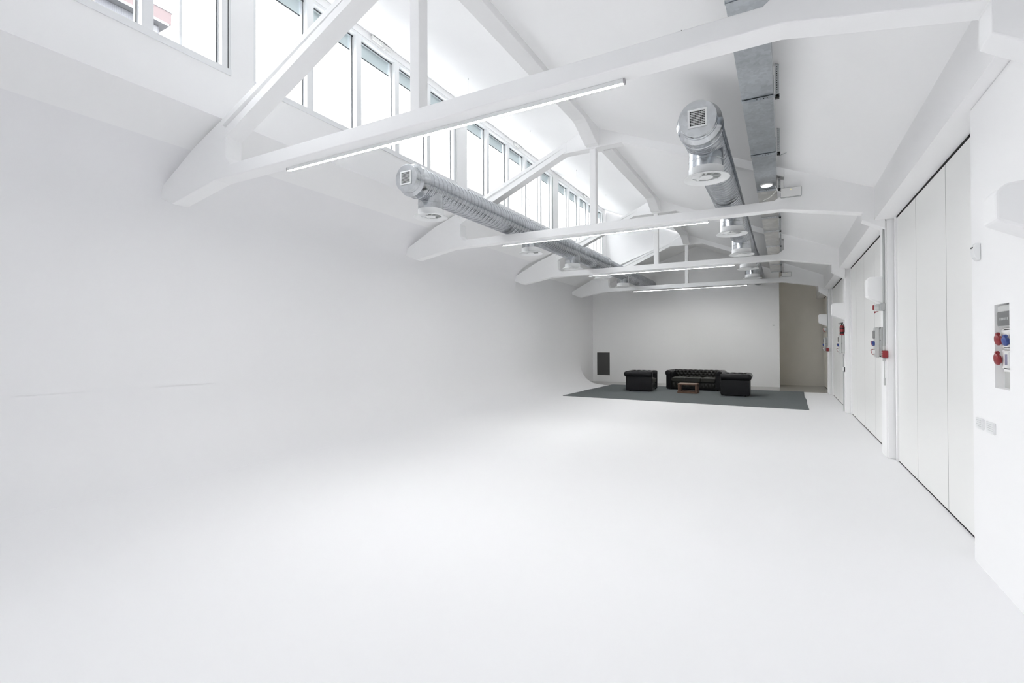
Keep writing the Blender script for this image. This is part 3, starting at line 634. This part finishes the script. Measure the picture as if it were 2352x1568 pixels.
def chesterfield(name, Wd, D, ns, label, cat, loc, rz, group=None):
    """front faces -y in local coordinates"""
    t = thing(name, label, cat, loc, rz, group, local=True)
    aw = .17; H = .70; rr = .105; zc = H-rr
    x0, x1 = -Wd/2, Wd/2; y0, y1 = -D/2, D/2
    bm = B(); box(bm, x0+aw*.6, x1-aw*.6, y0+.03, y1-.06, .04, .30, .015); obj('base', bm, M['leather'], t)
    # tufted front rail
    bm = B(); nx = 40*ns; nz = 8; g = []
    for i in range(nx+1):
        col = []
        for j in range(nz+1):
            u = i/nx; v = j/nz; X = x0+aw+(Wd-2*aw)*u; Z = .09+.17*v
            px = (X-x0-aw)/(Wd-2*aw)*(4*ns); dd = abs(px-round(px)); q = math.hypot(dd/.4, (v-.55)/.6)
            col.append(bm.verts.new((X, y0+.005-.018*math.sin(math.pi*v)+.022*math.exp(-q*q*3), Z)))
        g.append(col)
    for i in range(nx):
        for j in range(nz): bm.faces.new((g[i][j], g[i+1][j], g[i+1][j+1], g[i][j+1]))
    obj('front_rail', bm, M['tufted'], t, smooth='all')
    for k in range(ns):
        w = (Wd-2*aw)/ns; a = x0+aw+w*k+.006; b = a+w-.012
        bm = B(); r = bmesh.ops.create_grid(bm, x_segments=1, y_segments=1, size=1); bmesh.ops.delete(bm, geom=bm.verts[:], context='VERTS')
        NX_, NY_ = 10, 10; topv = []; 
        def cush(u, v, s):
            e = (1-(2*u-1)**6)*(1-(2*v-1)**6); return .385+s*(.045+.035*e) if s > 0 else .37-.065
        T = [[bm.verts.new((a+(b-a)*i/NX_, y0-.015+(D-.30)*j/NY_, cush(i/NX_, j/NY_, 1))) for j in range(NY_+1)] for i in range(NX_+1)]
        L = [[bm.verts.new((a+(b-a)*i/NX_, y0-.015+(D-.30)*j/NY_, .30)) for j in range(NY_+1)] for i in range(NX_+1)]
        for i in range(NX_):
            for j in range(NY_):
                bm.faces.new((T[i][j], T[i+1][j], T[i+1][j+1], T[i][j+1])); bm.faces.new((L[i][j], L[i][j+1], L[i+1][j+1], L[i+1][j]))
        for i in range(NX_):
            bm.faces.new((T[i][0], L[i][0], L[i+1][0], T[i+1][0])); bm.faces.new((T[i][-1], T[i+1][-1], L[i+1][-1], L[i][-1]))
            bm.faces.new((T[0][i], T[0][i+1], L[0][i+1], L[0][i])); bm.faces.new((T[-1][i], L[-1][i], L[-1][i+1], T[-1][i+1]))
        cu = obj('seat_cushion', bm, M['cushion'], t, bev=.012, smooth=True)
        bm = B(); tube(bm, [(a+.01, y0-.018, .417), (b-.01, y0-.018, .417)], .006); obj('piping', bm, M['leather'], cu)
    # rolled arm: profile (outward offset o, z); swept along y with tuft modulation
    def roll(bm, P, length, s, nt):
        """P(l, o, z) maps sweep length l, outward offset o, height z to a point; tufted on top/inner side"""
        n = 28; m = max(8, int(length*60)); rings = []
        for i in range(m+1):
            l = length*i/m; ring = []
            for k in range(n):
                a = 2*math.pi*k/n; R_ = rr
                ph = l/length*nt; d1 = abs(ph-round(ph)); d2 = abs(ph-.5-round(ph-.5))
                R_ *= 1-.16*math.exp(-((d1/.20)**2+((a-1.9)/.45)**2))-.16*math.exp(-((d2/.20)**2+((a-2.9)/.45)**2))-.035*math.exp(-(d1/.12)**2)*(1 if .9 < a < 3.6 else 0)
                if i in (0, m): R_ *= .93
                ring.append(bm.verts.new(P(l, math.cos(a)*R_, zc+math.sin(a)*R_)))
            rings.append(ring)
        for p, q in zip(rings, rings[1:]):
            for k in range(n): bm.faces.new((p[k], p[(k+1) % n], q[(k+1) % n], q[k]))
        bm.faces.new(rings[0][::-1]); bm.faces.new(rings[-1])
    for s in (-1, 1):
        bm = B(); xo = s*(Wd/2); xi = s*(Wd/2-aw)
        a, b = sorted((xo, xi)); box(bm, a, b, y0, y1, .04, zc, .012)
        ar = obj('arm', bm, M['leather'], t)
        bm = B(); cxr = s*(Wd/2-.045)
        roll(bm, lambda l, o, z, s=s, c=cxr: (c+s*o, y0-.005+l, z), D+.01, s, max(3, round(D*5.5))); obj('arm_roll', bm, M['leather'], ar, smooth='all')
        bm = B(); lathe(bm, (cxr, y0-.008, zc), (0, -1, 0), [(0, rr*.9), (.006, rr*.86), (.012, rr*.6), (.014, .01)], 28); box(bm, min(cxr-.06, cxr+.02), max(cxr-.02, cxr+.06), y0-.018, y0, .07, zc, .006); obj('scroll_front', bm, M['leather'], ar, smooth=True)
    bm = B(); box(bm, x0+.01, x1-.01, y1-.15, y1, .04, zc, .012); bk = obj('backrest', bm, M['leather'], t)
    bm = B(); roll(bm, lambda l, o, z: (x0-.0+l, y1-.045+o, z), Wd, 1, max(4, round(Wd*5.5))); obj('back_roll', bm, M['leather'], bk, smooth='all')
    # tufted inside back
    bm = B(); xa, xb = x0+aw-.02, x1-aw+.02; nx = int((xb-xa)*110); nz = 30; g = []; sp = .135
    for i in range(nx+1):
        col = []
        for j in range(nz+1):
            X = xa+(xb-xa)*i/nx; v = j/nz; Z = .36+.33*v
            best = 9
            for row in range(4):
                zr = .42+row*.085; off = .5*sp if row % 2 else 0
                kx = round((X-off)/sp)*sp+off; best = min(best, math.hypot((X-kx)/.062, (Z-zr)/.05))
            fold = 0
            Y = y1-.17-.045*(1-math.exp(-best*best*1.1))+.10*max(0, v-.55)**2*4*.35
            col.append(bm.verts.new((X, Y, Z)))
        g.append(col)
    for i in range(nx):
        for j in range(nz): bm.faces.new((g[i][j], g[i+1][j], g[i+1][j+1], g[i][j+1]))
    obj('tufted_back', bm, M['tufted'], bk, smooth='all')
    for sx in (-1, 1):
        for sy in (-1, 1):
            bm = B(); lathe(bm, (sx*(Wd/2-.12), sy*(D/2-.12), .014), (0, 0, 1), [(0, .022), (.015, .03), (.03, .034)], 16); obj('foot', bm, M['black'], t, smooth=True)
    return t
chesterfield('sofa', 1.80, .88, 3, 'black tufted leather three-seat sofa in front of the back wall', 'sofa', (-2.72, 18.57, 0), math.radians(-4))
chesterfield('armchair', .98, .88, 1, 'black leather armchair on the left, facing right', 'armchair', (-4.35, 17.40, 0), math.radians(92), 'black tufted armchairs')
chesterfield('armchair', .98, .80, 1, 'black leather armchair on the right, its flat side towards the camera', 'armchair', (-1.30, 17.06, 0), math.radians(-89), 'black tufted armchairs')

t = thing('coffee_table', 'small low open wooden coffee table in front of the sofa', 'table', (-2.735, 17.06, 0))
x0, x1, y0, y1 = -3.04, -2.43, 16.84, 17.28
bm = B(); box(bm, x0+.01, x1-.01, y0+.01, y1-.01, .3105, .33, .004); obj('tabletop', bm, M['wood_top'], t)
bm = B(); box(bm, x0, x1, y0, y0+.05, .285, .31, .004); box(bm, x0, x1, y1-.05, y1, .285, .31, .004); box(bm, x0, x0+.05, y0+.05, y1-.05, .286, .309); box(bm, x1-.05, x1, y0+.05, y1-.05, .286, .309); obj('top_frame', bm, M['wood'], t)
for sx in (x0+.01, x1-.065):
    for sy in (y0+.01, y1-.065):
        bm = B(); box(bm, sx, sx+.055, sy, sy+.055, .08, .284, .004); obj('leg', bm, M['wood'], t)
bm = B(); z0, z1 = .014, .082
box(bm, x0-.005, x1+.005, y0, y0+.06, z0, z1, .006); box(bm, x0-.005, x1+.005, y1-.06, y1, z0, z1, .006); box(bm, x0-.004, x0+.06, y0+.055, y1-.055, z0, z1-.002); box(bm, x1-.06, x1+.004, y0+.055, y1-.055, z0, z1-.002); obj('base_frame', bm, M['wood'], t)

# ------------------------------------------------------------------ outside
bm = B(); box(bm, -90, 60, -70, 90, -.9, -.6); struct('ground', bm, mat('asphalt', (.22, .22, .22), .9, noise=.1, nscale=.5), 'ground outside the building')
t = thing('apartment_building', 'pale pink and grey building seen through the nearest high window', 'building', (-24, 2, 0))
bm = B(); box(bm, -28, -20.3, -8, 9.84, 0, 13.5); obj('body', bm, M['corr'], t)
bm = B(); box(bm, -28.2, -20.0, -8.2, 10.12, 13.62, 14.05); pk = obj('parapet', bm, M['pink'], t)
bm = B(); box(bm, -28.2, -19.98, -8.2, 10.16, 14.05, 14.09); box(bm, -28.2, -20.0, -8.2, 10.05, 13.52, 13.62); obj('coping', bm, M['facade'], pk)
bm = B(); box(bm, -20.32, -20.26, 9.50, 9.78, 11, 13.45); obj('white_pilaster', bm, M['facade'], t)
t = thing('bare_tree', 'thin bare branches seen in the corner of the nearest high window', 'tree', (-14, 5.3, 0))
bm = B(); tube(bm, [(-14, 5.25, 0), (-14, 5.2, 5), (-14.1, 5.35, 8.5), (-14, 5.4, 9.6), (-14, 5.5, 10.4)], .03); tube(bm, [(-14, 5.4, 9.6), (-14, 5.1, 10.2), (-14, 5.0, 10.8)], .02); tube(bm, [(-14, 5.45, 9.9), (-14, 5.7, 10.3), (-14, 5.75, 10.8)], .02); obj('trunk', bm, M['bark'], t)
t = thing('roof_ladder', 'pale metal roof ladder with hoop outside the farther windows', 'ladder', (-6.9, 14.2, 4.7))
bm = B(); tube(bm, [(-6.75, 12.95, 4.75), (-6.75, 13.0, 5.7), (-6.75, 13.08, 5.98), (-6.75, 13.2, 6.05), (-6.75, 13.42, 6.03), (-6.75, 13.5, 5.8), (-6.75, 13.5, 4.75)], .012); obj('hoop', bm, M['facade'], t)
bm = B()
for z in (4.9, 5.1, 5.3): cyl(bm, (-6.75, 12.97, z), (-6.75, 13.5, z), .01, 8)
obj('rung', bm, M['facade'], t)
for o in bpy.data.objects:
    if '_local' in o.keys(): del o['_local']
